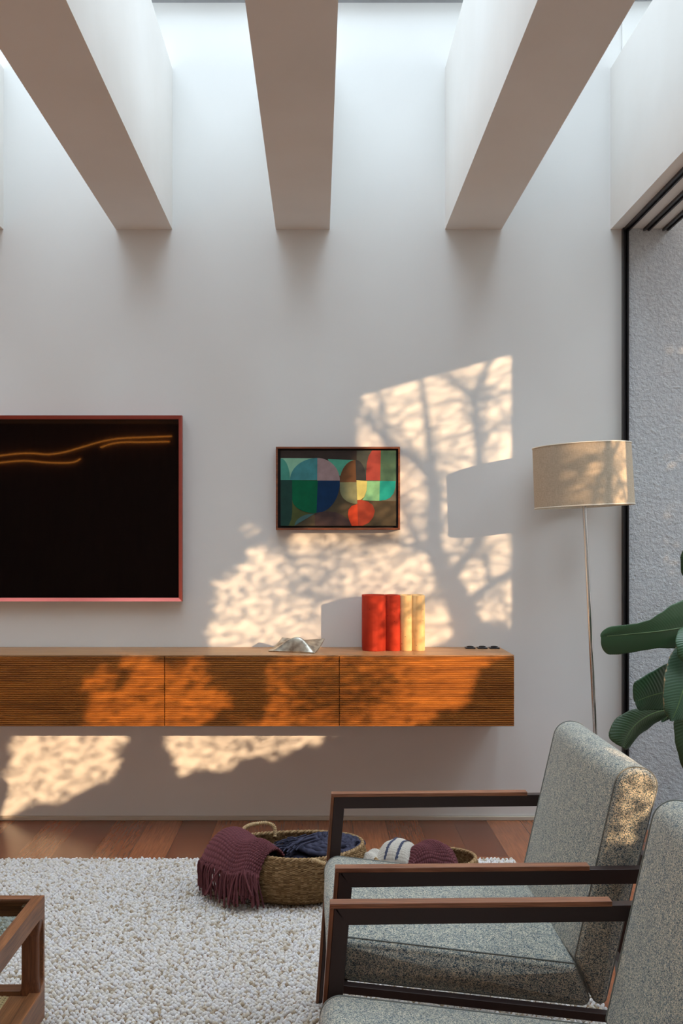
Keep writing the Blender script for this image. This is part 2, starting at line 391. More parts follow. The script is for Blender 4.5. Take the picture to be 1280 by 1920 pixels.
# ------------------------------------------------------------------ painting
PX0, PX1, PZ0, PZ1, PY = -.1965, .3825, 1.366, 1.7535, 5.048
pt = thing('framed_painting', 'small abstract painting of rounded colour shapes in a thin walnut frame', 'painting', (.093, WALL, 1.366))
t_ = .009
fr = MB()
for a in ((PX0, PX1, PZ1-t_, PZ1), (PX0, PX1, PZ0, PZ0+t_), (PX0, PX0+t_, PZ0+t_, PZ1-t_), (PX1-t_, PX1, PZ0+t_, PZ1-t_)):
    fr.box(a[0], a[1], PY, WALL-.001, a[2], a[3])
fr.build('frame', 'frame_walnut', pt, bevel=.0008)
MB().box(PX0+t_-.001, PX1-t_+.001, PY+.022, PY+.04, PZ0+t_-.001, PZ1-t_+.001).build('tray', 'black_tray', pt)
cv = MB(); cmats = []
def ppx(x, y): return ((490+x/4.267-596)/402.0, (1020-(810+y/4.267))/402.0+1.3)
lay = [0]
def shape(pts, col, curve=False):
    nm = 'oil_%d' % len(cmats); mm = Mat(nm, tuple(min(255, int(c*1.08)) for c in col), .75, spec=.2)
    nz = mm.n('TexNoise', Scale=22, Detail=4); mm.l(mm.coord(), nz.inputs['Vector'])
    c0 = tuple(min(255, int(c*1.0)) for c in col); c1 = tuple(min(255, int(c*1.16)) for c in col)
    mm.base(mm.ramp(nz.outputs[0], [(.3, c0), (.7, c1)]))
    cmats.append(nm); lay[0] += 1; y = PY+.006-lay[0]*.00008
    P = [ppx(*p) for p in pts]
    n = len(P); cv.add([(x, y, z) for x, z in P], [tuple(range(n))], len(cmats)-1)
def arc(cx, cy, rx, ry, a0, a1, n=14, p=2.0):
    o = []
    for k in range(n+1):
        a = math.radians(a0+(a1-a0)*k/n); c_, s_ = math.cos(a), math.sin(a)
        o.append((cx+rx*math.copysign(abs(c_)**(2/p), c_), cy-ry*math.copysign(abs(s_)**(2/p), s_)))
    return o
CX0, CX1, CY0, CY1 = 153, 1077, 147, 750
a_, b_ = ppx(CX0, CY1), ppx(CX1, CY0)
cv.box(a_[0], b_[0], PY+.006, PY+.023, a_[1], b_[1], 0)
cmats.append('canvas_edge'); Mat('canvas_edge', (96, 86, 68), .85)
shape([(CX0, CY0), (CX1, CY0), (CX1, CY1), (CX0, CY1)], (70, 62, 47))
shape([(CX0, CY0), (762, CY0), (762, 235), (CX0, 212)], (50, 42, 38))
shape([(762, CY0), (960, CY0), (960, 390), (762, 390)], (62, 66, 60))
shape([(953, CY0), (CX1, CY0), (CX1, 393), (950, 393)], (62, 88, 70))
shape([(885, CY0), (955, CY0), (950, 388), (837, 386), (838, 320), (843, 250), (858, 190)], (130, 55, 48))
shape([(155, 208), (370, 209), (447, 209), (447, 384), (155, 384)], (120, 165, 140))
shape([(153, 210)] + arc(155, 384, 73, 172, 90, 0)[0:] + [(153, 384)], (65, 130, 115))
shape([(450, 384)] + arc(450, 384, 222, 177, 90, 180), (60, 118, 122))
shape([(530, 216), (762, 224), (762, 340), (600, 350)], (70, 140, 118))
shape([(446, 388), (447, 207)] + arc(447, 388, 180, 181, 90, 0), (136, 115, 115))
shape([(757, 402)] + arc(757, 402, 131, 180, 90, 180), (88, 60, 38))
shape([(758, 385)] + arc(752, 385, 86, 163, 90, 0), (40, 42, 44))
shape([(153, 384), (246, 384), (246, 640), (238, 700), (218, 750), (153, 750)], (30, 58, 52))
shape([(245, 540), (262, 590), (300, 625), (380, 650), (430, 650), (350, 685), (265, 750), (217, 750), (238, 700), (246, 640)], (68, 75, 42))
shape([(245, 384), (450, 388), (440, 650)] + arc(440, 540, 194, 111, 270, 180), (0, 84, 55))
shape([(450, 388), (627, 390)] + arc(440, 400, 187, 247, 0, -90)[1:], (12, 42, 74))
shape([(265, 750)] + arc(428, 750, 163, 98, 180, 90), (60, 88, 88))
shape([(428, 750), (428, 648)] + [(470, 640), (530, 635), (590, 641), (650, 665), (700, 705), (722, 750)], (62, 48, 47))
shape([(627, 402), (760, 400), (767, 575)] + arc(760, 460, 132, 115, 270, 180), (107, 110, 82))
shape([(760, 385), (845, 392), (840, 470), (822, 520), (795, 541), (766, 545)], (168, 162, 97))
shape([(845, 392), (947, 392), (943, 550), (870, 549), (805, 545), (824, 520), (841, 470)], (105, 155, 115))
shape([(CX1, 392), (CX1, 552), (960, 552), (1000, 500)], (88, 86, 74))
shape([(947, 392)] + [(1075, 392), (1072, 440), (1058, 490), (1030, 525), (990, 545), (943, 550)], (22, 128, 120))
shape([(773, 750), (722, 750), (700, 700), (691, 660), (697, 620), (720, 592), (768, 575)], (168, 58, 32))
shape([(766, 545), (800, 543), (850, 556), (890, 585), (907, 630), (895, 680), (860, 725), (810, 750), (773, 750)], (132, 52, 36))
# materials were appended after the box used index 0 -> rotate so that index 0 is the canvas edge
order = ['canvas_edge'] + [c for c in cmats if c != 'canvas_edge']
cv.m = [0 if i < 6 else order.index(cmats[mi] if cmats[0] != 'canvas_edge' else cmats[mi]) for i, mi in enumerate(cv.m)]
cv.build('canvas', order, pt)

# ------------------------------------------------------------------ floating console
YC = 4.722; CZ0, CZ1 = .504, .8145; XC1 = .855; MODW = .762
con = thing('floating_console', 'long wall-hung oak sideboard with horizontally reeded drawer fronts', 'sideboard', (-.8, WALL, CZ0))
XC0 = XC1-MODW*4
MB().box(XC0, XC1, YC+.02, WALL-.001, CZ0, CZ1-.004).build('body', 'oak_front', con)
MB().box(XC0, XC1, YC+.001, WALL-.001, CZ1-.004, CZ1).build('top_panel', 'oak_top', con)
nr = 38
for k in range(4):
    x1 = XC1-MODW*k-(0 if k == 0 else .0018); x0 = XC1-MODW*(k+1)+.0018
    d = MB(); prof = []; h = (CZ1-.006-CZ0)/nr
    for i in range(nr):
        z = CZ0+h*i
        prof += [(0.006, z), (0.006, z+h*.26), (.0012, z+h*.34), (0, z+h*.48), (0, z+h*.76), (.0012, z+h*.92)]
    prof += [(.006, CZ1-.006)]
    vs = []; nP = len(prof)
    for x in (x0, x1): vs += [(x, YC+q, z) for q, z in prof] + [(x, YC+.02, prof[-1][1]), (x, YC+.02, CZ0)]
    nn = nP+2
    fs = [(j, j+nn, j+1+nn, j+1) for j in range(nn-1)] + [(nn-1, 2*nn-1, nn, 0), tuple(range(nn)), tuple(range(2*nn-1, nn-1, -1))]
    d.add(vs, fs); d.build('drawer_front', 'oak_front', con)

# three small black fittings at the back of the console top
ft = thing('socket_plate', 'small flat black square fitting on sideboard, left of the row of three', 'fitting', (.705, 5.03, CZ1), 'black fittings on the sideboard')
MB().box(.684, .728, 5.005, 5.055, CZ1, CZ1+.006).build('plate', 'black_plastic', ft, bevel=.001)
MB().lathe(.706, 5.03, [(.016, CZ1+.006), (.016, CZ1+.011), (.012, CZ1+.012), (.011, CZ1+.008)], 24).build('round_cover', 'black_plastic', ft, smooth=True)
for k, lb in ((1, 'small flat black square fitting on sideboard, middle of the row of three'), (2, 'small flat black square fitting on sideboard, nearest its right end')):
    c = copy_tree(ft); c.location.x += .056*k; c['label'] = lb

# ------------------------------------------------------------------ two clay vases
def wavy_block(name, mat, x0, x1, yc, lobes, label):
    # footprint: scalloped front and back, straight ends
    zt = CZ1+.252; half = .046
    fpt = []
    n = 14
    for (a, b) in lobes:
        for k in range(n+1):
            t = k/n; fpt.append((a+(b-a)*t, yc-half-(.36*(b-a))*math.sin(PI*t)**.75))
    bpt = []
    for (a, b) in reversed(lobes):
        for k in range(n+1):
            t = k/n; bpt.append((b-(b-a)*t, yc+half+(.36*(b-a))*math.sin(PI*t)**.75))
    P = fpt+bpt
    cx = sum(p[0] for p in P)/len(P)
    def ins(d): 
        q = []
        for x, y in P:
            q.append((min(max(x, x0+d), x1-d), yc+(y-yc)*(1-d/(half+.01))))
        return q
    loops = [[(x, y, CZ1) for x, y in ins(.002)], [(x, y, CZ1+.003) for x, y in P], [(x, y, zt-.002) for x, y in P], [(x, y, zt) for x, y in ins(.002)],
             [(x, y, zt) for x, y in ins(.012)], [(x, y, zt-.003) for x, y in ins(.014)], [(x, y, CZ1+.02) for x, y in ins(.014)]]
    o = MB().ring(loops).build(name, mat, None, smooth=True, origin=(cx, yc, CZ1))
    return tag(o, label, 'vase', 'clay vases on the sideboard')
wavy_block('clay_vase', 'red_clay', .203, .374, 4.972, [(.203, .309), (.309, .374)], 'scalloped brick-red clay vase standing on the sideboard')
wavy_block('clay_vase', 'cream_clay', .3745, .486, 4.972, [(.3745, .428), (.428, .486)], 'scalloped cream clay vase against the red vase')

# ------------------------------------------------------------------ folded metal sculpture
def PXc(px, py, Y): return Vector(((px-596)*Y/F, Y, 1.3-(py-1020)*Y/F))
cz = CZ1+.001
nu, nv = 49, 41; vs = []
def ssm(x): x = max(0, min(1, x)); return x*x*(3-2*x)
for j in range(nv):
    v = j/(nv-1)
    for i in range(nu):
        u = i/(nu-1)
        h = .064*(ssm(u/.62) if u < .62 else (math.sin((1-u)/.38*PI/2))**1.25)
        x = -.224+.212*u; yf = 4.885-.085*u
        if v < .35:
            q_ = v/.35; p = Vector((x, yf+.022*q_, cz+h*math.sin(q_*PI/2)**1.1))
        else:
            q_ = (v-.35)/.65
            lift = .046+.004*math.cos(u*PI*2)
            xb = -.165+.195*u; yb_ = 4.995-.06*u
            p = Vector((x*(1-q_)+xb*q_, (yf+.022)*(1-q_)+yb_*q_, cz+h*(1-q_)**1.6*(1-.4*q_)+lift*q_**1.5))
        vs.append(p)
o = link_mesh('metal_sculpture', vs, grid_faces(nu, nv), 'tarnished_silver', smooth=True, origin=(-.1, 4.9, CZ1))
so = o.modifiers.new('solid', 'SOLIDIFY'); so.thickness = .004; so.offset = 1
tag(o, 'low folded silvery metal sculpture with a pointed ridge on the sideboard', 'sculpture')

# ------------------------------------------------------------------ floor lamp (leans slightly to the left)
lp = thing('floor_lamp', 'tall chrome floor lamp with a beige linen drum shade, leaning slightly', 'lamp', (1.262, 4.85, 0))
top = Vector((1.186, 4.85, 1.60)); bot = Vector((1.262, 4.85, .018)); ax = (top-bot).normalized()
MB().lathe(1.262, 4.85, [(.125, 0), (.125, .012), (.118, .016), (.02, .022), (.014, .05)], 48).build('base', 'brushed_steel', lp, smooth=True)
MB().tube([bot, bot+ax*1.62], .0095, 16).build('pole', 'chrome', lp, smooth=True)
R_, hz0, hz1 = .219, 1.4655, 1.742
q = ax.to_track_quat('Z', 'Y'); cc = bot+ax*((hz0-bot.z)/ax.z); hh = (hz1-hz0)
sh = MB(); n = 96; L = []
for r, z in ((R_-.003, 0.), (R_, 0), (R_*.985, hh), (R_*.985-.003, hh), (R_-.003, 0)):
    L.append([cc+q@Vector((r*math.cos(2*PI*k/n), r*math.sin(2*PI*k/n), z)) for k in range(n)])
shade = sh.ring(L, cap=False).build('lamp_shade', 'linen_shade', lp, smooth=True)
for r, z in ((R_, .003), (R_*.985, hh-.003)):
    MB().tube([cc+q@Vector((r*math.cos(2*PI*k/n), r*math.sin(2*PI*k/n), z)) for k in range(n+1)], .003, 6, cap=False).build('rim', 'shade_inside', shade, smooth=True)
sp_ = MB()
for k in range(3):
    a = 2*PI*k/3+.4; sp_.tube([cc+q@Vector((0, 0, .1)), cc+q@Vector((R_*.96*math.cos(a), R_*.96*math.sin(a), .1))], .002, 6)
sp_.build('spider', 'chrome', lp)
bl = MB(); bl.lathe(0, 0, [(.001, .05), (.02, .06), (.03, .09), (.022, .13), (.012, .15), (.001, .152)], 24)
bl.v = [tuple(cc+q@Vector(v)) for v in bl.v]; bl.build('bulb', 'shade_inside', lp, smooth=True)

# ------------------------------------------------------------------ rug of woven wool loops
RZ = .008; RX0, RX1, RY0, RY1 = -2.3, .79, 1.55, 4.44
rug = thing('rug', 'large off-white chunky looped wool rug on the wood floor', 'rug', (-.7, 3.0, 0))
MB().box(RX0, RX1-.006, RY0, RY1-.004, 0.0005, RZ).build('backing', 'rug_backing', rug)
dx, dy = .0160, .0122
ix = np.arange(RX0, RX1, dx); iy = np.arange(RY0, RY1, dy)
gx, gy = np.meshgrid(ix, iy); gx = gx + ((np.arange(len(iy)) % 2)*dx*.5)[:, None]
keep = np.ones_like(gx, bool)
# seen strip only: what lies inside the camera's view with a margin of a step to either side
pxs = 596+F*gx/gy; keep &= (pxs > -260) & (gy > 2.35 - .3)
gx = gx[keep] + rng.normal(0, .0014, keep.sum()); gy = gy[keep] + rng.normal(0, .0012, keep.sum())
N = len(gx)
rings = [(-.2, .55), (.25, .98), (.62, .86), (.90, .42)]
K = 7; tmpl = []
for z, r in rings:
    for k in range(K): tmpl.append((r*math.cos(2*PI*k/K), r*math.sin(2*PI*k/K), z))
tmpl.append((0, 0, 1.0)); tmpl = np.array(tmpl); nT = len(tmpl)
tri = []
for i in range(len(rings)-1):
    for k in range(K):
        a, b = i*K+k, i*K+(k+1) % K; tri += [(a, b, b+K), (a, b+K, a+K)]
for k in range(K): tri.append(((len(rings)-1)*K+k, (len(rings)-1)*K+(k+1) % K, nT-1))
tri = np.array(tri)
ang = rng.normal(.5, .45, N); sxn = .0084*rng.uniform(.85, 1.15, N); syn = .0056*rng.uniform(.85, 1.15, N); szn = .0125*rng.uniform(.8, 1.25, N)
X = tmpl[None, :, 0]*sxn[:, None]; Y = tmpl[None, :, 1]*syn[:, None]; Z = tmpl[None, :, 2]*szn[:, None]
Z = Z + X*rng.normal(0, .35, N)[:, None]
ca, sa = np.cos(ang)[:, None], np.sin(ang)[:, None]
V = np.stack([gx[:, None]+X*ca-Y*sa, gy[:, None]+X*sa+Y*ca, np.maximum(RZ-.004+Z, .003)], -1).reshape(-1, 3)
Fc = (tri[None]+(np.arange(N)*nT)[:, None, None]).reshape(-1, 3)
o = link_mesh('wool_loops', V, Fc, 'rug_wool', rug, smooth=True, attrs={'rnd': np.repeat(rng.uniform(0, 1, N), nT)})
tag(o, kind='stuff')

# ------------------------------------------------------------------ armchair (built twice)
def make_chair():
    root = thing('armchair', 'grey tweed lounge armchair, the farther of the two, beside the lamp', 'armchair', (.4, 2.70, 0), 'grey tweed armchairs')
    YN, YF = 2.345, 3.04                       # centre lines of the near and far side frames
    wd = .028
    for yc, zc, nm in ((YF, 0, 'far'), (YN, 0, 'near')):
        y0, y1 = yc-wd/2, yc+wd/2
        fb = -.006                               # where the front leg meets the floor
        zt = .592
        s_ = MB()
        # one continuous welded flat-bar frame: front leg, arm, rear leg, lower rail
        s_.prism_y([(fb+.008, .016), (fb+.034, .016), (.073, .558), (.052, zt), (.045, zt)], y0, y1)
        s_.prism_y([(.045, zt), (.071, zt-.032), (.835, zt-.022), (.845, zt+.010)], y0, y1)
        s_.prism_y([(.845, zt+.010), (.80, zt-.022), (.845, .0), (.885, .0)], y0+.0005, y1-.0005)
        s_.prism_y([(.028, .352), (.028, .334), (.835, .245), (.835, .263)], y0+.001, y1-.001)
        s_.build('side_frame', 'dark_metal', root, bevel=.0012)
        w_ = MB()
        w_.prism_y([(.037, zt), (.037, zt+.010), (.585, zt+.015), (.585, zt+.004)], y0-.001, y1+.001)
        tag(w_.build('arm_rest', 'arm_wood', root, bevel=.0015), 'reddish wooden arm strip')
        w_ = MB(); w_.prism_y([(fb, .016), (fb+.008, .016), (.045, zt), (.037, zt)], y0-.001, y1+.001)
        w_.build('leg_strip', 'walnut_upright', root, bevel=.001)
    for nm, (x0, x1, z0, z1) in {'front_rail': (.045, .065, .325, .345), 'rear_rail': (.735, .755, .255, .275)}.items():
        MB().box(x0, x1, YN+.01, YF-.01, z0, z1).build(nm, 'dark_metal', root, bevel=.001)
    MB().box(.795, .812, YN+.01, YF-.01, .50, .535).build('back_rail', 'dark_metal', root, bevel=.001)
    ya, yb = 2.372, 3.012
    def cushion(name, poly, rad, crown, cdir, rr=.022):
        P = rpoly(poly, rad, 8)
        # resample evenly
        pts = []; 
        for i in range(len(P)):
            a, b = Vector(P[i]), Vector(P[(i+1) % len(P)]); d = (b-a).length; k = max(1, int(d/.02))
            pts += [a.lerp(b, t/k) for t in range(k)]
        cx = sum(p.x for p in pts)/len(pts); cz_ = sum(p.y for p in pts)/len(pts); c2 = Vector((cx, cz_))
        # outward normals
        N_ = len(pts); nor = []
        for i in range(N_):
            t = (pts[(i+1) % N_]-pts[i-1]).normalized(); nn = Vector((t.y, -t.x))
            if nn.dot(pts[i]-c2) < 0: nn = -nn
            nor.append(nn)
        loops = []; ys = []
        for k in range(5): ys.append((ya+rr*(1-math.cos(k/4*PI/2)), rr*(1-math.sin(k/4*PI/2))))
        M_ = 14
        mids = [(ya+rr+(yb-ya-2*rr)*k/M_, 0) for k in range(1, M_)]
        ys = ys + mids + [(yb-(y-ya), s) for y, s in reversed(ys)]
        for y, s in ys:
            tt = 1-((y-(ya+yb)/2)/((yb-ya)/2))**2
            lp_ = []
            for p, nn in zip(pts, nor):
                cr_ = crown*max(0, tt)*max(0, nn.dot(cdir))
                q_ = p-nn*s*.6+nn*cr_; lp_.append((q_.x, y, q_.y))
            loops.append(lp_)
        mb = MB(); mb.ring(loops, cap=False)
        # domed end caps
        for y, s, sg, first in ((ys[0][0], rr, -1, True), (ys[-1][0], rr, 1, False)):
            lpc = loops[0] if first else loops[-1]; rngs = [lpc]
            for f_, d_ in ((.7, .006), (.4, .010), (.12, .012)):
                rngs.append([(c2.x+(x-c2.x)*f_, y+sg*d_, c2.y+(z-c2.y)*f_) for x, _, z in lpc])
            if first: rngs = rngs[::-1]
            mb.ring(rngs, cap=True)
        ob = mb.build(name, 'grey_tweed', root, smooth=True)
        for li in (3, len(ys)-4):
            pp = MB()
            lpp = [Vector(v)+Vector((nn.x, 0, nn.y))*.001 for v, nn in zip(loops[li], nor)]
            pp.tube(lpp+[lpp[0]], .0016, 6, cap=False)
            pp.build('piping', 'tweed_piping', ob, smooth=True)
        return ob
    cushion('seat_cushion', [(.018, .345), (.605, .282), (.568, .374), (.018, .438)], [.045, .015, .015, .045], .022, Vector((.1, 1)).normalized())
    cushion('back_cushion', [(.610, .290), (.632, .288), (.697, .57), (.757, .80), (.664, .815), (.566, .388)], [.02, .02, .0, .045, .045, .015], .014, Vector((-.9, .4)).normalized())
    return root
ch = make_chair()
ch2 = copy_tree(ch); ch2.location.y -= .925; ch2.location.x -= .014; ch2['label'] = 'grey tweed lounge armchair, the nearer of the two, cut off by the frame'

# ------------------------------------------------------------------ baskets
def basket(label, cx, cy, rx, ry, H, bulge, seed, rot=0.0):
    z0 = .017
    root = thing('woven_basket', label, 'basket', (cx, cy, z0), 'seagrass baskets by the wall')
    r_ = np.random.default_rng(seed)
    per = 2*PI*math.sqrt((rx*rx+ry*ry)/2); nst = int(per/.0085); nr_ = int((H+.08)/.0052)
    nu = nst*5; nv = nr_*4
    prof = []
    for j in range(nv+1):
        t = j/nv
        prof.append(t)
    t = np.linspace(0, 1, nv+1)[:, None]; th = np.linspace(0, 2*PI, nu, endpoint=False)[None, :]
    Rf = np.where(t < .12, .62+t/.12*.2, .82+.22*np.sin(np.clip((t-.12)/.88, 0, 1)*PI*.78)+0*t)
    Rf = np.where(t < .12, .76+.14*np.sin(t/.12*PI/2), .90+bulge*np.sin(np.clip((t-.12)/.88, 0, 1)**.8*PI*.72))
    Rf = Rf/Rf[-1] 
    zz = np.where(t < .12, .012*t/.12, .012+(H-.012)*(t-.12)/.88)
    row = np.floor(t*nr_); ph = th*nst/2*1.0
    st = np.sin(ph*2/2+row*PI)
    disp = .0021*st*np.abs(np.sin(t*nr_*PI))**.5 + .0012*np.abs(np.sin(t*nr_*PI))
    wob = 1+.012*np.sin(3*th+seed)+.008*np.sin(5*th+2*seed)
    X = (rx*Rf*wob+disp)*np.cos(th); Y_ = (ry*Rf*wob+disp)*np.sin(th); Zz = zz+.006*np.sin(2*th+seed)*t+0*th + disp*.2
    c_, s_ = math.cos(rot), math.sin(rot)
    V = np.stack([cx+X*c_-Y_*s_, cy+X*s_+Y_*c_, z0+Zz+0*X], -1).reshape(-1, 3)
    cell = (np.floor(ph/PI) + row*977).astype(int); rv = r_.uniform(0, 1, 100003)[np.mod(cell, 100003)]
    rv = np.clip(rv*.7+.25*(t*0+.5)+.1*np.sin(row*1.7), 0, 1)
    Fq = grid_faces(nu, nv+1, True)
    body = link_mesh('basket_body', V, Fq, 'seagrass', root, smooth=True, attrs={'rnd': (rv+0*X).ravel()})
    s = body.modifiers.new('solid', 'SOLIDIFY'); s.thickness = .008; s.offset = -1
    # floor of the basket
    MB().ring([[(cx+rx*.8*math.cos(2*PI*k/48)*c_-ry*.8*math.sin(2*PI*k/48)*s_, cy+rx*.8*math.cos(2*PI*k/48)*s_+ry*.8*math.sin(2*PI*k/48)*c_, z) for k in range(48)] for z in (z0+.008, z0+.014)]).build('basket_base', 'seagrass', root, attr=True)
    # braided rim
    rim = MB(); m_ = 360
    for b in range(2):
        pts = []
        for k in range(m_+1):
            a = 2*PI*k/m_; tw = a*nst/3.0+b*PI
            wb = 1+.012*math.sin(3*a+seed)+.008*math.sin(5*a+2*seed)
            r1 = .0035*math.cos(tw); x = (rx*wb-.003+r1)*math.cos(a); y = (ry*wb-.003+r1)*math.sin(a)
            pts.append((cx+x*c_-y*s_, cy+x*s_+y*c_, z0+H+.006*math.sin(2*a+seed)+.0035*math.sin(tw)))
        rim.tube(pts, .0042, 6, a=.6+.3*b, cap=False)
    rim.build('rim', 'seagrass', root, smooth=True, attr=True)
    return root
def handle(root, p0, p1, lift, outv):
    p0, p1 = Vector(p0), Vector(p1); up = Vector((0, 0, 1)); ov = Vector(outv)
    mid = [p0-up*.02, p0+up*lift*.55+ov*.3, p0.lerp(p1, .2)+up*lift+ov*.8, p0.lerp(p1, .5)+up*lift*1.06+ov, p0.lerp(p1, .8)+up*lift+ov*.8, p1+up*lift*.5+ov*.3, p1-up*.02]
    path = cr(mid, 26); h = MB()
    rr = [.0068+.0014*math.sin(i*1.35) for i in range(len(path))]
    h.tube(path, rr, 10, a=[random.random() for i in range(len(path)) for _ in range(10)])
    h.build('handle', 'handle_rope', root, smooth=True, attr=True)
BX, BY = -.085, 3.985
bk = basket('large oval seagrass basket with two rope handles, holding burgundy and navy throws', BX, BY, .247, .188, .180, .24, 1)
handle(bk, (-.285, 4.10, .192), (-.165, 4.155, .197), .030, (-.01, .03, 0))
handle(bk, (-.02, 3.812, .190), (.075, 3.842, .190), .012, (.02, -.045, -.02))
bk2 = basket('low seagrass basket behind the far armchair, holding striped and burgundy throws', .385, 3.93, .185, .165, .145, .24, 2)

def knit_patch(name, mat, fn, nu, nv, cu, cv_, amp, parent=None, th=.006, origin=None, seed=3):
    """fn(u, v) -> Vector; stitched relief along the normal"""
    U = np.linspace(0, 1, nu); Vv = np.linspace(0, 1, nv)
    P = np.array([[fn(u, v) for u in U] for v in Vv])
    du = np.gradient(P, axis=1); dv = np.gradient(P, axis=0); nn = np.cross(du, dv); nn /= np.linalg.norm(nn, axis=2, keepdims=True)+1e-9
    uu, vv = np.meshgrid(U, Vv)
    row = np.floor(vv*cv_)
    st = np.abs(np.sin(uu*cu*PI+row*PI/2))*np.abs(np.sin(vv*cv_*PI))**.6
    P = P + nn*(st*amp)[..., None]
    rnd = np.clip(st*.6+.2+rng.normal(0, .08, st.shape), 0, 1)
    o = link_mesh(name, P.reshape(-1, 3), grid_faces(nu, nv), mat, parent, smooth=True, attrs={'rnd': rnd.ravel()}, origin=origin)
    if th: s = o.modifiers.new('solid', 'SOLIDIFY'); s.thickness = th; s.offset = -1
    return o
def bez(pts, t):
    P = [Vector(p) for p in pts]
    while len(P) > 1: P = [P[i].lerp(P[i+1], t) for i in range(len(P)-1)]
    return P[0]
# burgundy throw hanging over the left rim
th1 = thing('knitted_throw', 'burgundy knitted throw with long fringe hanging over the left rim of basket', 'throw', (-.3, 3.9, .2))
hem = [(-.425, 4.045, 0.121), (-.415, 3.93, 0.151), (-.335, 3.835, 0.151), (-.27, 3.785, 0.154), (-.205, 3.785, 0.146)]
mid_ = [(-.355, 4.13, 0.186), (-.33, 4.03, 0.248), (-.27, 3.90, 0.236), (-.215, 3.86, 0.238), (-.165, 3.81, 0.224)]
inn = [(-.24, 4.10, 0.116), (-.21, 4.04, 0.156), (-.15, 3.98, 0.161), (-.13, 3.92, 0.166), (-.120, 3.83, 0.191)]
hemc, midc, innc = cr(hem, 20), cr(mid_, 20), cr(inn, 20)
def at_(c, u): 
    x = u*(len(c)-1); i = min(int(x), len(c)-2); return c[i].lerp(c[i+1], x-i)
def fthrow(u, v):
    a, b, c = at_(hemc, u), at_(midc, u), at_(innc, u)
    b2 = b*2-(a+c)*.5
    p = a*(1-v)**2+b2*2*v*(1-v)+c*v*v
    p.z += .006*math.sin(u*17+v*3)*(1-v)+.004*math.sin(u*9-v*8)
    return p
knit_patch('knit_cloth', 'burgundy_knit', fthrow, 260, 150, 34, 20, .0052, th1, .006)
tas = MB()
for k in range(46):
    u = (k+.5)/46; p = fthrow(u, 0.0); outw = Vector((p.x-BX, p.y-BY, 0)).normalized()
    if u < .5: outw = (outw+Vector((-.5, 0, 0))).normalized()
    L_ = random.uniform(.085, .125)
    for s_i in range(3):
        jx, jy = random.gauss(0, .0035), random.gauss(0, .0035)
        sway = random.gauss(0, .012)
        pts = [p+Vector((jx*.3, jy*.3, .002)), p+outw*.006+Vector((jx, jy, -.012)), p+outw*.008+Vector((jx*1.5+sway*.3, jy, -L_*.35)), p+outw*.004+Vector((jx*2+sway*.7, jy*2, -L_*.7)), p+outw*.001+Vector((jx*2.5+sway, jy*2.5, -L_*random.uniform(.92, 1.05)))]
        pts = [Vector((q_.x, q_.y, max(q_.z, .024))) for q_ in pts]
        c_ = cr(pts, 5)
        tas.tube(c_, [.0034+.0007*math.sin(i*1.9) for i in range(len(c_))], 6, a=random.uniform(.1, .9))
    tas.add([p+outw*.004+Vector((.006*math.cos(a)*math.sin(b), .006*math.sin(a)*math.sin(b), -.006+.006*math.cos(b))) for b in (0.1, .8, 1.57, 2.3, 3.0) for a in (0, 1.05, 2.1, 3.14, 4.19, 5.24)],
            [(i*6+k2, i*6+(k2+1) % 6, (i+1)*6+(k2+1) % 6, (i+1)*6+k2) for i in range(4) for k2 in range(6)], a=.6)
tag(tas.build('fringe', 'burgundy_knit', th1, smooth=True, attr=True), kind='stuff')

# navy throw lying rolled inside
th2 = thing('cotton_throw', 'dark navy cotton throw rolled up inside the large basket', 'throw', (.03, 4.0, .14))
def fnavy(u, v):
    a = u*2*PI*2.6; r = .028+.118*u+.008*math.sin(a*2)
    # spiral roll of cloth seen from its side, lying towards the right
    cx_, cy_ = .045, 3.99
    w_ = v-.5
    return Vector((cx_+r*.95*math.cos(a)+w_*.0, cy_+r*.88*math.sin(a)+w_*.03, .185+.036*(1-u*.9)+.034*math.sin(v*PI)-.03*(v > .99)+.005*math.sin(a*3)))
rp_ = MB()
for s_i in range(9):
    off = s_i*.9; rr0 = .02+.0122*s_i; zt_ = .224-.0042*s_i
    pts = []
    for k in range(61):
        a = k/60*2*PI*(.92)+off; r = rr0+.006*math.sin(3*a+off)
        pts.append(Vector((.035+r*1.05*math.cos(a), 3.99+r*.88*math.sin(a), min(zt_+.006*math.sin(2*a+off), .255))))
    rp_.tube(pts, [.011+.0022*math.sin(i*1.7) for i in range(len(pts))], 10, a=[random.uniform(.1, .9) for i in range(len(pts)) for _ in range(10)])
rp_.build('rolled_cloth', 'navy_cotton', th2, smooth=True, attr=True)
fl = MB()
for k in range(70):
    a = random.uniform(0, 1); p = Vector((-.15+.12*a+random.gauss(0, .006), 3.93+.08*random.random(), .184+.03*a+random.gauss(0, .006)))
    d_ = Vector((-.03-.03*random.random(), -.03+random.gauss(0, .02), -.012+random.gauss(0, .01)))
    fl.tube(cr([p+Vector((.05, .02, .01)), p, p+d_*.6+Vector((0, 0, .006)), p+d_], 4), .0032, 5, a=random.random())
fl.add(*(lambda vs_, fs_: (vs_, fs_))([(-.045+.14*math.cos(a)*r, 3.985+.13*math.sin(a)*r, .188-.03*r) for r in (.01, .5, 1) for a in [2*PI*k/24 for k in range(24)]],
       [(i*24+k, i*24+(k+1) % 24, (i+1)*24+(k+1) % 24, (i+1)*24+k) for i in range(2) for k in range(24)]))
tag(fl.build('fringe', 'navy_cotton', th2, smooth=True, attr=True), kind='stuff')

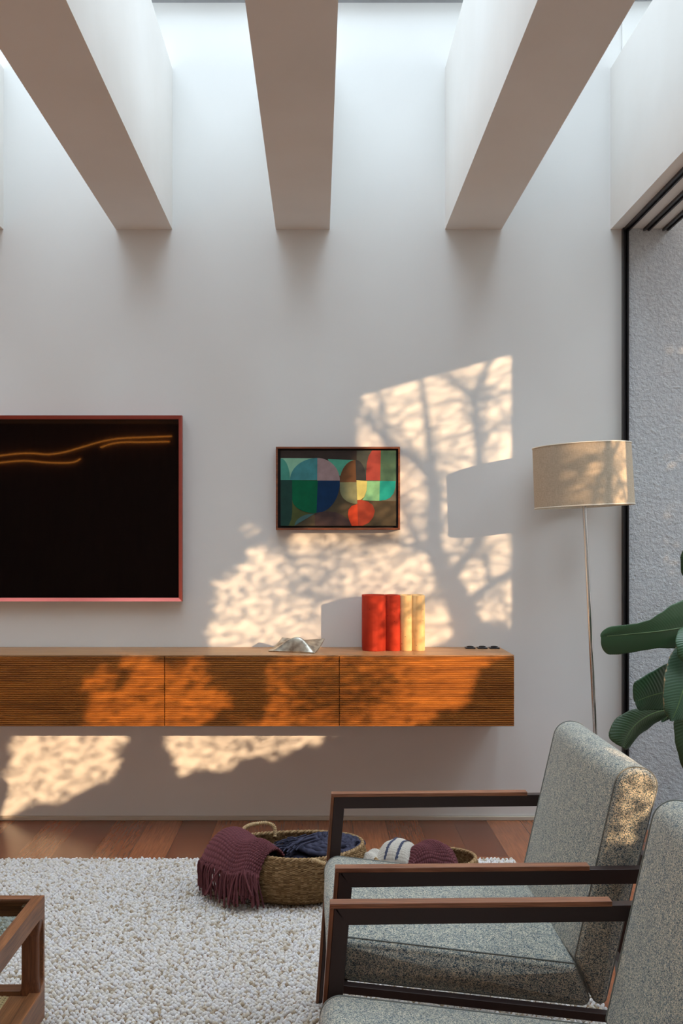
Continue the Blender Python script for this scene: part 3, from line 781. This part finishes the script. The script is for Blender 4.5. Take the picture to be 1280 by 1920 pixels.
# throws in the second basket
def dome(cx, cy, rx, ry, z0, h, p=2.0):
    def f(u, v):
        a = 2*PI*u; r = v
        rr = r**.9
        return Vector((cx+rx*rr*math.cos(a)*(1+.06*math.sin(3*a)), cy+ry*rr*math.sin(a), z0+h*(1-rr**2.2)+.006*math.sin(3*a)*r))
    return f
def heap(cx, cy, rx, ry, z0, h, tilt=0, rot=0, wr=.004):
    def f(u, v):
        x, y = (u*2-1), (v*2-1)
        hh_ = max(0, 1-abs(x)**2.6)*max(0, 1-abs(y)**2.6)
        c_, s_ = math.cos(rot), math.sin(rot)
        return Vector((cx+rx*x*c_-ry*y*s_, cy+rx*x*s_+ry*y*c_, z0+h*hh_**.6+tilt*x+wr*math.sin(7*x+5*y)))
    return f
o = knit_patch('knitted_throw', 'burgundy_knit', heap(.408, 3.90, .095, .09, .125, .098), 200, 170, 26, 20, .0058, None, 0, origin=(.408, 3.9, .12))
tag(o, 'burgundy knitted throw heaped in the low basket behind the far armchair', 'throw')
sb = thing('striped_throw', 'cream throw with two dark blue stripes folded in the low basket', 'throw', (.28, 3.94, .12))
hs = heap(.288, 3.945, .075, .08, .135, .087, .004, -.35, .002)
U_ = knit_patch('cloth', 'cream_knit', hs, 150, 130, 30, 26, .002, sb, 0)
st_ = MB()
for u0 in (.34, .62):
    pts = [Vector(hs(u0+.10*math.sin(k/40*2), .04+.92*k/40))+Vector((0, -.0005, .003)) for k in range(41)]
    vs_ = []
    for i, p in enumerate(pts):
        w_ = .005+.0016*math.sin(i*2.4); vs_ += [p+Vector((-w_, 0, 0)), p+Vector((-w_*.4, 0, .0012)), p+Vector((w_*.4, 0, .0012)), p+Vector((w_, 0, 0))]
    st_.add(vs_, [(i*4+k, i*4+k+1, i*4+k+5, i*4+k+4) for i in range(40) for k in range(3)])
st_.build('stripe', 'indigo_stripe', sb, smooth=True)
o = knit_patch('folded_blanket', 'cream_knit', heap(.208, 3.94, .052, .06, .125, .058), 90, 80, 22, 18, .002, None, 0, origin=(.2, 3.94, .12))
tag(o, 'small bundled cream blanket at the left end of the low basket', 'blanket')

# ------------------------------------------------------------------ coffee table (lower left corner)
TX1, TY1, TZ1, TZ0 = -.742, 2.94, .347, .016
TX0, TY0 = -1.55, 1.95
ct = thing('coffee_table', 'walnut coffee table with a glass top and a woven cane shelf', 'table', ((TX0+TX1)/2, (TY0+TY1)/2, TZ0))
W_ = .052
def frame_bar_x(y0, y1, z0, z1, name):
    MB().box(TX0+W_, TX1-W_, y0, y1, z0, z1).build(name, 'walnut', ct, bevel=.003)
def side_arch(x, inward, name):
    """side frame (YZ plane) with rounded opening: post, rails and fillets as one joined frame"""
    n = 10; Rr = .035
    outer = [(TY0, TZ0), (TY1, TZ0), (TY1, TZ1), (TY0, TZ1)]
    oy0, oy1, oz0, oz1 = TY0+W_*.75, TY1-.012, TZ0+.085, TZ1-.052
    inner = rpoly([(oy0, oz0), (oy1, oz0), (oy1, oz1), (oy0, oz1)], Rr, n)
    mb = MB(); x0, x1 = (x-.03, x) if inward < 0 else (x, x+.03)
    # outer ring resampled by direction from the centre
    cy_, cz_ = (oy0+oy1)/2, (oz0+oz1)/2
    def proj(y, z):
        dy_, dz_ = y-cy_, z-cz_; hy, hz = (TY1-TY0)/2, (TZ1-TZ0)/2; my, mz = (TY1+TY0)/2, (TZ1+TZ0)/2
        # map inner rounded rect corner -> outer corner
        ty = max(-1, min(1, (y-cy_)/((oy1-oy0)/2))); tz = max(-1, min(1, (z-cz_)/((oz1-oz0)/2)))
        m_ = max(abs(ty), abs(tz)); return (my+hy*ty/m_, mz+hz*tz/m_)
    out_ = [proj(y, z) for y, z in inner]
    inn2 = [(cy_+(y-cy_)*1.0, cz_+(z-cz_)*1.0) for y, z in inner]
    L = [[(x1, y, z) for y, z in out_], [(x1, y, z) for y, z in inner], [(x0, y, z) for y, z in inn2], [(x0, y, z) for y, z in out_], [(x1, y, z) for y, z in out_]]
    mb.ring(L, cap=False)
    return mb.build(name, 'walnut_depth', ct, bevel=.002)
side_arch(TX1, -1, 'side_frame'); side_arch(TX0, 1, 'side_frame')
for (x, y) in ((TX1-W_, TY1-W_), (TX1-W_, TY0), (TX0, TY1-W_), (TX0, TY0)):
    L = []
    for z, k in ((TZ0, 0), (TZ0+.08, 0), (TZ0+.12, .012), (TZ1-.10, .012), (TZ1-.06, 0), (TZ1-.014, 0)):
        sx_ = 1 if x > -1.2 else -1
        xa, xb = (x, x+W_-.030) if sx_ > 0 else (x+.030, x+W_)
        ya_, yb_ = y, y+W_
        if sx_ > 0: xb = x+W_-.001-k*.6
        else: xa = x+.001+k*.6
        L.append([(xa, ya_+.001+k*.5, z), (xb, ya_+.001+k, z), (xb, yb_-.001, z), (xa, yb_-.001, z)])
    MB().ring(L).build('leg', 'walnut_upright', ct, bevel=.006, seg=3)
for y0, y1, ya_, yb_ in ((TY1-W_+.004, TY1-.001, TY1-.028, TY1-.001), (TY0+.001, TY0+W_-.004, TY0+.001, TY0+.028)):
    MB().box(TX0+.03, TX1-.03, ya_, yb_, TZ1-.05, TZ1).build('top_rail', 'walnut', ct, bevel=.003); frame_bar_x(y0, y1, TZ0+.05, TZ0+.09, 'shelf_rail')
for x0, x1 in ((TX1-W_, TX1-.031), (TX0+.031, TX0+W_)):
    MB().box(x0-.03, x1, TY0+W_-.004, TY1-W_+.004, TZ0+.055, TZ0+.078).build('shelf_rail', 'walnut_depth', ct, bevel=.003)
MB().box(TX0+.029, TX1-.029, TY0+.027, TY1-.027, TZ1-.011, TZ1-.003).build('glass_top', 'table_glass', ct)
cn = MB()
cx0, cx1, cy0, cy1, czz = TX0+.07, TX1-.084, TY0+.045, TY1-.045, TZ0+.074
p_ = .0125
yy = cy1-.55
x = cx0+.35
while x < cx1:
    cn.box(x, x+.0022, yy, cy1, czz, czz+.0016); cn.box(x+.0035, x+.0057, yy, cy1, czz, czz+.0016); x += p_
y = yy
while y < cy1:
    cn.box(cx0+.35, cx1, y, y+.0022, czz+.0014, czz+.0028); cn.box(cx0+.35, cx1, y+.0035, y+.0057, czz+.0014, czz+.0028); y += p_
k = cx0+.35-.6
while k < cx1:
    for sg in (1, -1):
        # diagonal strands clipped to the panel
        a0 = max(0, (cx0+.35-k)) if sg > 0 else max(0, 0)
        pts = []
        y_s, y_e = yy, cy1
        if sg > 0: xs, xe = k, k+(y_e-y_s)
        else: xs, xe = k+(y_e-y_s), k
        t0, t1 = 0., 1.
        dxx = xe-xs
        for lim, s2 in ((cx0+.35, 1), (cx1, -1)):
            tt = (lim-xs)/dxx
            if (dxx > 0) == (s2 > 0): t0 = max(t0, tt)
            else: t1 = min(t1, tt)
        if t1 > t0+.01:
            A_ = Vector((xs+dxx*t0, y_s+(y_e-y_s)*t0, czz+.0034)); B_ = Vector((xs+dxx*t1, y_s+(y_e-y_s)*t1, czz+.0034))
            n_ = Vector((-(B_-A_).y, (B_-A_).x, 0)).normalized()*.0012
            cn.add([A_-n_, B_-n_, B_+n_, A_+n_], [(0, 1, 2, 3)])
    k += p_
cn.build('cane_panel', 'cane', ct, attr=True)

# ------------------------------------------------------------------ big-leaved plant outside the open door
pl = thing('broadleaf_plant', 'large-leaved green potted plant at the open glass door', 'plant', (1.86, 4.70, -.015))
MB().lathe(1.86, 4.70, [(.13, -.015), (.16, .02), (.19, .30), (.195, .33), (.175, .33), (.17, .28), (.001, .28)], 40).build('pot', 'terracotta_pot', pl, smooth=True)
MB().lathe(1.86, 4.70, [(.17, .275), (.10, .285), (.002, .29)], 24).build('soil', 'garden_soil', pl)
def leaf(mid, wl, wr, side, mat='broad_leaf', droop=.25, nL=72, nW=13, veins=22, stem_from=None, along=.5):
    """mid: midrib control points base->tip; wl / wr: half widths along it; side: direction of the blade's left half"""
    wl = [x*1.16 for x in wl]; wr = [x*1.16 for x in wr]
    M = cr([Vector(p) for p in mid], 50); n = len(M); vs = []; ed = []; al = []
    sdv = Vector(side).normalized()
    def wat(w_, t):
        x = t*(len(w_)-1); i = min(int(x), len(w_)-2); f = x-i; f = f*f*(3-2*f)*.5+f*.5
        return w_[i]*(1-f)+w_[i+1]*f
    for i, p in enumerate(M):
        t = i/(n-1); tg = (M[min(i+1, n-1)]-M[max(i-1, 0)]).normalized()
        s_ = (sdv-tg*sdv.dot(tg)).normalized(); nn = tg.cross(s_).normalized()
        if nn.y > 0: nn = -nn
        for j in range(-nW, nW+1):
            q_ = j/nW; w_ = wat(wl, t) if j > 0 else wat(wr, t)
            if t > .88: w_ *= math.sqrt(max(0, 1-((t-.88)/.12)**2))+.002
            a = abs(q_)
            vein = math.sin((t-a*.10)*veins*1.7*2*PI)*.0008*min(1, a*5)
            off = s_*q_*w_ + tg*(a**1.5)*w_*.10 - nn*droop*w_*(a**2)*(1 if q_ > 0 else .8) + nn*(.05*w_*a) + nn*vein + nn*.005*math.sin(t*9+q_*2)*a
            vs.append(p+off); ed.append(max(a**4, (max(0, (t-.9)/.1))**2*.9)*.86 if w_ > .004 else .4); al.append(along)
    mb_f = grid_faces(2*nW+1, n)
    o_ = link_mesh('leaf', vs, mb_f, mat, pl, smooth=True, attrs={'edge': ed, 'along': al})
    s = o_.modifiers.new('solid', 'SOLIDIFY'); s.thickness = .0012
    r_ = MB().tube(M[:-10:3], [.0032*(1-.8*i*3/n)+.0006 for i in range(len(M[:-10:3]))], 6)
    r_.build('midrib', 'leaf_stem', o_, smooth=True)
    if stem_from is not None:
        e = M[0]; b = Vector(stem_from); c1 = b+Vector((0, 0, (e.z-b.z)*.6+.1)); 
        st = [bez([b, c1, e+(e-M[10])*2.0, e], k/20) for k in range(21)]
        MB().tube(st, [.008-.004*k/20 for k in range(21)], 8).build('stem', 'leaf_stem', pl, smooth=True)
def Q(px, py, Y): return tuple(PXc(px, py, Y))
SB = (1.86, 4.70, .28)
W1 = [.012, .055, .098, .108, .085, .062, .062, .058, .040, .006]
leaf([Q(1345, 1172, 4.72), Q(1300, 1174, 4.64), Q(1240, 1183, 4.57), Q(1180, 1189, 4.52), Q(1126, 1194, 4.50)],
     [.01, .06, .098, .104, .092, .068, .046, .038, .036, .034, .030], [.01, .07, .098, .090, .074, .066, .070, .076, .078, .074, .070], (0, -.25, 1), droop=.15, veins=30, stem_from=SB, along=.75)
leaf([Q(1318, 1286, 4.80), Q(1290, 1290, 4.70), Q(1250, 1297, 4.62), Q(1215, 1306, 4.58), Q(1190, 1316, 4.56)],
     [.02, .085, .108, .105, .090, .075, .06], [.02, .05, .07, .07, .06, .05, .04], (0, -.2, 1), droop=.12, veins=16, stem_from=(1.84, 4.69, .28), along=.4)
leaf([Q(1305, 1190, 4.62), Q(1296, 1230, 4.54), Q(1284, 1280, 4.48), Q(1270, 1325, 4.45), Q(1258, 1352, 4.44)],
     [.02, .055, .075, .078, .066, .045, .010], [.02, .06, .09, .09, .08, .05, .01], (-1, -.2, .3), 'broad_leaf_worn', droop=.2, veins=20, stem_from=(1.87, 4.67, .28))
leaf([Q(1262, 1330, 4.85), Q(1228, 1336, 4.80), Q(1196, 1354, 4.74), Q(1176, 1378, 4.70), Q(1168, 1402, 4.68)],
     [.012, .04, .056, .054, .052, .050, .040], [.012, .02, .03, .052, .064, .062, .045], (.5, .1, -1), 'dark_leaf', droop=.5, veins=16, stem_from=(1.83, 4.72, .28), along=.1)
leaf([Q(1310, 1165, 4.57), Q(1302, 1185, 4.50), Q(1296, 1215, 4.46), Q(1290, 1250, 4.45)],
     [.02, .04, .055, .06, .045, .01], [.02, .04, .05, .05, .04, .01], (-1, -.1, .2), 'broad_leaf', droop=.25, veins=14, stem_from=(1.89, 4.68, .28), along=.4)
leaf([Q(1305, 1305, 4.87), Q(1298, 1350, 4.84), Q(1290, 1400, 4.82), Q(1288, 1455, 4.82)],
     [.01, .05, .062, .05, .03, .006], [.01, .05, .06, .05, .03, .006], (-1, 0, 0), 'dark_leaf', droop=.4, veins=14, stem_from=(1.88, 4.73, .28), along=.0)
leaf([Q(1330, 1120, 4.92), Q(1312, 1085, 4.90), Q(1298, 1050, 4.88), Q(1288, 1020, 4.87)],
     [.01, .045, .055, .04, .006], [.01, .04, .05, .04, .006], (-1, 0, .2), 'broad_leaf', droop=.3, veins=14, stem_from=(1.90, 4.72, .28), along=.3)
leaf([Q(1288, 1262, 4.94), Q(1268, 1262, 4.94), Q(1250, 1270, 4.94), Q(1235, 1290, 4.94)],
     [.01, .03, .04, .03, .006], [.01, .03, .04, .03, .006], (0, 0, 1), 'broad_leaf', droop=.3, veins=12, stem_from=(1.85, 4.74, .28), along=.1)
leaf([Q(1268, 1330, 4.92), Q(1255, 1340, 4.92), Q(1240, 1354, 4.92)], [.006, .014, .014, .004], [.006, .014, .014, .004], (0, 0, 1), 'broad_leaf', droop=.3, veins=6, along=.1)

# ------------------------------------------------------------------ garden: tree; beam wall and hedge added unseen to shape the low sun
struct('wall_shadow_edge', MB().box(2.95, 3.03, 3.157, 3.75, -.02, 3.2).box(2.94, 3.04, -3.2, 4.1, 2.78, 3.35), 'beam_plaster')  # unseen panel and beam added to cut the straight sun patch edges
def UV(u, v, t=None):
    if t is None: t = max(3.3, (2.4-u)/SX)
    return np.array([u+SX*t, WALL-t, v+SZ*t])
def wp(px, py): return ((px-596)/398.0, 1.3+(1020-py)/398.0)
def interp(tab, u): return np.interp(u, [a for a, b in tab], [b for a, b in tab])
HEDGE = [(-4, -.3), (-2.3, -.22), (-2.12, -.12), (-1.98, -.12), (-1.9, -.1), (-1.5, -.1), (-1.47, .0), (-1.3, .05), (-1.0, .14), (-.95, .2), (-.9, .3), (-.83, .42), (-.76, .42), (-.67, .18), (-.37, .22), (0, .34), (.05, .40), (.144, .42), (.25, .47), (.3, .54), (.32, .60), (.453, .68), (.6, .80), (.75, .90), (.95, .86), (1.6, .9)]
CROWN = [(-4, -.1), (-2.3, -.1), (-2.2, .10), (-1.95, .10), (-1.9, -.1), (-1.52, -.05), (-1.47, .3), (-1.42, .48), (-1.3, .66), (-1.15, .74), (-1.0, .72), (-.88, .60), (-.82, .44), (-.75, .42), (-.66, .42), (-.57, .72), (-.5, .95), (-.47, 1.07), (-.39, 1.22), (-.24, 1.30), (-.05, 1.36), (.05, 1.5), (.15, 1.75), (.2, 2.05), (.26, 2.5), (2, 2.5)]
NL = 150000
u_ = rng.uniform(-3.8, 2.6, NL*3); v_ = rng.uniform(-1.5, 2.7, NL*3)
fz = .05*np.sin(u_*23+v_*9)+.035*np.sin(v_*31-u_*17)+rng.normal(0, .03, len(u_))
hed = v_ < interp(HEDGE, u_)+fz*.35
crw = np.clip((v_+fz*1.5-interp(CROWN, u_)+.03)/.22, 0, 1)**1.5
dap = .5+.5*np.sin(u_*61+v_*90+3*np.sin(v_*29))*np.sin(v_*97-u_*40+2*np.sin(u_*33))
open_ = .005+.03*dap + .25*np.exp(-(((u_-.35)/.35)**2+((v_-1.0)/.12)**2)) + 1.5*np.exp(-(((u_+.35)/.26)**2+((v_-.58)/.14)**2)) + .45*np.exp(-(((u_+.3)/.3)**2+((v_-.3)/.12)**2)) + np.where((u_ < .12) & (v_ > .75), .42*(.75+.3*dap), 0) + np.where(u_ < -.8, .28*(.5+.6*dap), 0) \
    + .3*np.exp(-(((u_-.85)/.15)**2+((v_-.95)/.1)**2)) + .35*np.exp(-(((u_-.15)/.2)**2+((v_-1.25)/.2)**2))
rho = np.where(hed, 6.0, crw*6.0+(1-crw)*open_)
side = u_ > 1.0
rho = np.where(side & (v_ > .9), 1.9*(.35+dap), rho)
dense = (rho > 2.2) | hed | side
keepm = rng.uniform(0, 6, len(u_)) < np.where(dense, rho, rho*4.2)
def leaves(name, label, cat, mask, size, origin):
    uu, vv = u_[mask], v_[mask]; n = len(uu); tt = np.maximum(3.3, (2.4-uu)/SX)+rng.uniform(0, .4, n)
    P = np.stack([uu+SX*tt, WALL-tt, vv+SZ*tt], -1)
    ok = P[:, 2] > .03; P = P[ok]; n = len(P)
    d = rng.normal(0, 1, (n, 3)); d /= np.linalg.norm(d, axis=1)[:, None]; e = rng.normal(0, 1, (n, 3)); e -= d*(e*d).sum(1)[:, None]; e /= np.linalg.norm(e, axis=1)[:, None]
    nn_ = np.cross(d, e); s = size*rng.uniform(.7, 1.3, n)[:, None]
    T = [P-d*s, P-d*s*.2+e*s*.42+nn_*s*.12, P+d*s, P-d*s*.2-e*s*.42+nn_*s*.12]
    V = np.stack(T, 1).reshape(-1, 3); V[:, 2] = np.maximum(V[:, 2], .0)
    Fq = np.array([[0, 1, 2], [0, 2, 3]])[None]+(np.arange(n)*4)[:, None, None]
    return V, Fq.reshape(-1, 3), np.repeat(rng.uniform(0, 1, n), 4)
# hedge
mk = keepm & hed
V, Fq, rr_ = leaves('hedge', '', '', mk, .042, None)
hg = thing('sun_block_hedge', 'dense green hedge shaped to block the low sun, unseen beyond the open side', 'hedge', (3.2, 1.6, -.015))  # outline shaped to stop the sun below the wall patches
tag(link_mesh('hedge_leaves', V, Fq, 'tree_leaf', hg, attrs={'rnd': rr_}), kind='stuff')
hb = MB()
us = np.linspace(-3.2, 1.5, 80)
for i in range(len(us)-1):
    a, b = us[i], us[i+1]; ha, hb_ = interp(HEDGE, a)-.10, interp(HEDGE, b)-.10
    for (t0_, t1_) in ((.15, .3),):
        pts = []
        for uu in (a, b):
            h_ = interp(HEDGE, uu)-.10
            for dt in (t0_, t1_):
                t = max(3.3, (2.4-uu)/SX)+dt
                pts.append((uu+SX*t, WALL-t, 0.0)); pts.append((uu+SX*t, WALL-t, max(.02, h_+SZ*t)))
        hb.add(pts, [(0, 4, 5, 1), (2, 3, 7, 6), (1, 5, 7, 3)])
hb.build('hedge_core', 'bark', hg)  # solid filling added so no sun gets through the hedge
# tree: trunk and limbs then leaves of the crown
gt = thing('garden_tree', 'bare-branched tree with a leafy left side beyond the open side', 'tree', (UV(.72, -.9, 3.5)[0], WALL-3.5, -.015))
TT = 3.45
br_ = MB(); nodes = []
def limb(pxs, r0, r1, dt=0.0):
    P = []
    for i, (x, y) in enumerate(pxs):
        u, v = wp(x, y); t = TT+dt*i/(len(pxs)-1)
        P.append(Vector(tuple(UV(u, v, t))))
    c = cr(P, 8); n = len(c)
    br_.tube(c, [(r0+(r1-r0)*i/(n-1))*(1+.08*math.sin(i*1.3)) for i in range(n)], 8)
    for i in range(0, n, 2): nodes.append((c[i], r0+(r1-r0)*i/(n-1), (c[min(i+1, n-1)]-c[max(0, i-1)]).normalized()))
g0 = TT*SZ
limb([(885, 1920), (880, 1500), (876, 1215), (868, 1150), (845, 1100), (832, 1082)], .068, .036)
limb([(834, 1085), (816, 1035), (812, 980), (815, 930), (808, 890)], .031, .024)
limb([(808, 892), (785, 868), (758, 850), (730, 838), (700, 800), (672, 770)], .022, .007, .3)
limb([(812, 905), (806, 850), (800, 790), (792, 735), (784, 690)], .017, .006, -.2)
limb([(836, 1086), (866, 1055), (892, 1018), (900, 960), (900, 890), (895, 820), (890, 755)], .024, .013)
limb([(890, 758), (898, 720), (912, 690), (932, 655)], .016, .007)
limb([(891, 760), (872, 732), (845, 710), (815, 690)], .014, .005, .2)
limb([(868, 1150), (888, 1122), (918, 1098), (960, 1072), (1010, 1050)], .024, .012, -.2)
limb([(918, 1098), (913, 1062), (903, 1030), (880, 990)], .012, .005)
limb([(814, 1042), (782, 1026), (735, 1017), (685, 1010), (630, 985)], .014, .006, .3)
limb([(786, 1030), (772, 990), (762, 960), (740, 930)], .012, .004)
limb([(820, 1010), (845, 960), (870, 930)], .009, .004, .1)
limb([(728, 838), (722, 800), (712, 760), (706, 720)], .012, .005)
limb([(700, 802), (690, 770), (668, 740)], .009, .004)
limb([(965, 1012), (925, 955), (880, 932), (825, 938)], .009, .004)
limb([(866, 1010), (884, 955), (925, 905), (950, 868)], .010, .005)
limb([(845, 985), (872, 975), (915, 985), (950, 960)], .008, .004)
limb([(896, 840), (930, 800), (965, 790)], .009, .004)
limb([(892, 780), (920, 745), (960, 735)], .008, .004)
limb([(846, 1104), (800, 1120), (735, 1128), (660, 1120), (590, 1125), (520, 1100), (450, 1120)], .010, .003, .3)
limb([(600, 1124), (570, 1085), (545, 1050), (530, 1000)], .006, .003)
limb([(735, 1128), (690, 1160), (640, 1190), (560, 1200)], .006, .003)
rt = random.Random(5)
for k in range(680):
    p, r, tg = rt.choice(nodes)
    if p.z < 1.0+g0-.12: continue
    a = rt.uniform(0, 2*PI); d = Vector((math.cos(a)*.9+.25*rt.choice((-1, 1)), rt.uniform(-.5, .5), math.sin(a)*.7+.15)).normalized()
    L_ = rt.uniform(.12, .5); bend = Vector((rt.gauss(0, .25), rt.gauss(0, .2), rt.gauss(0, .25)))*L_
    pts = [p, p+d*L_*.33+bend*.15, p+d*L_*.66+bend*.5, p+d*L_+bend]
    c = cr(pts, 3); r0 = rt.choice((.0022, .003, .003, .0045))
    br_.tube(c, [r0*(1-.7*i/len(c)) for i in range(len(c))], 4, cap=False)
br_.build('trunk', 'bark', gt, smooth=True)
mk = keepm & ~hed
V1, F1, r1_ = leaves('crown', '', '', mk & dense, .036, None); V2, F2, r2_ = leaves('crown', '', '', mk & ~dense, .0140, None)
V = np.concatenate([V1, V2]); Fq = np.concatenate([F1, F2+len(V1)]); rr_ = np.concatenate([r1_, r2_])
tag(link_mesh('foliage', V, Fq, 'tree_leaf', gt, attrs={'rnd': rr_}), kind='stuff')

# ------------------------------------------------------------------ glowing strips added behind the camera to make the orange glint in the screen
def strip(pxs, label):
    D_ = 5.06-(YBACK+.03)+5.06; P = []
    for x, y in pxs: P.append(((x-596)/F*D_, YBACK+.03, 1.3+(1020-y)/F*D_))
    o = MB().tube(cr(P, 8), .0042, 8).build('glint_strip', 'glint_glow', None, smooth=True, origin=P[len(P)//2])
    tag(o, label, 'light', 'added orange glow strips')
strip([(-12, 856), (30, 851), (60, 850), (90, 852), (120, 848), (155, 838), (190, 828), (225, 822), (270, 820), (322, 818)], 'upper thin added orange glow strip, mirrored in the television screen')
strip([(-12, 869), (25, 865), (50, 864), (85, 867), (120, 868), (140, 866), (151, 860)], 'lower left added orange glow strip, mirrored in the television screen')
strip([(188, 839), (210, 832), (235, 829), (270, 829), (318, 828)], 'lower right added orange glow strip, mirrored in the television screen')
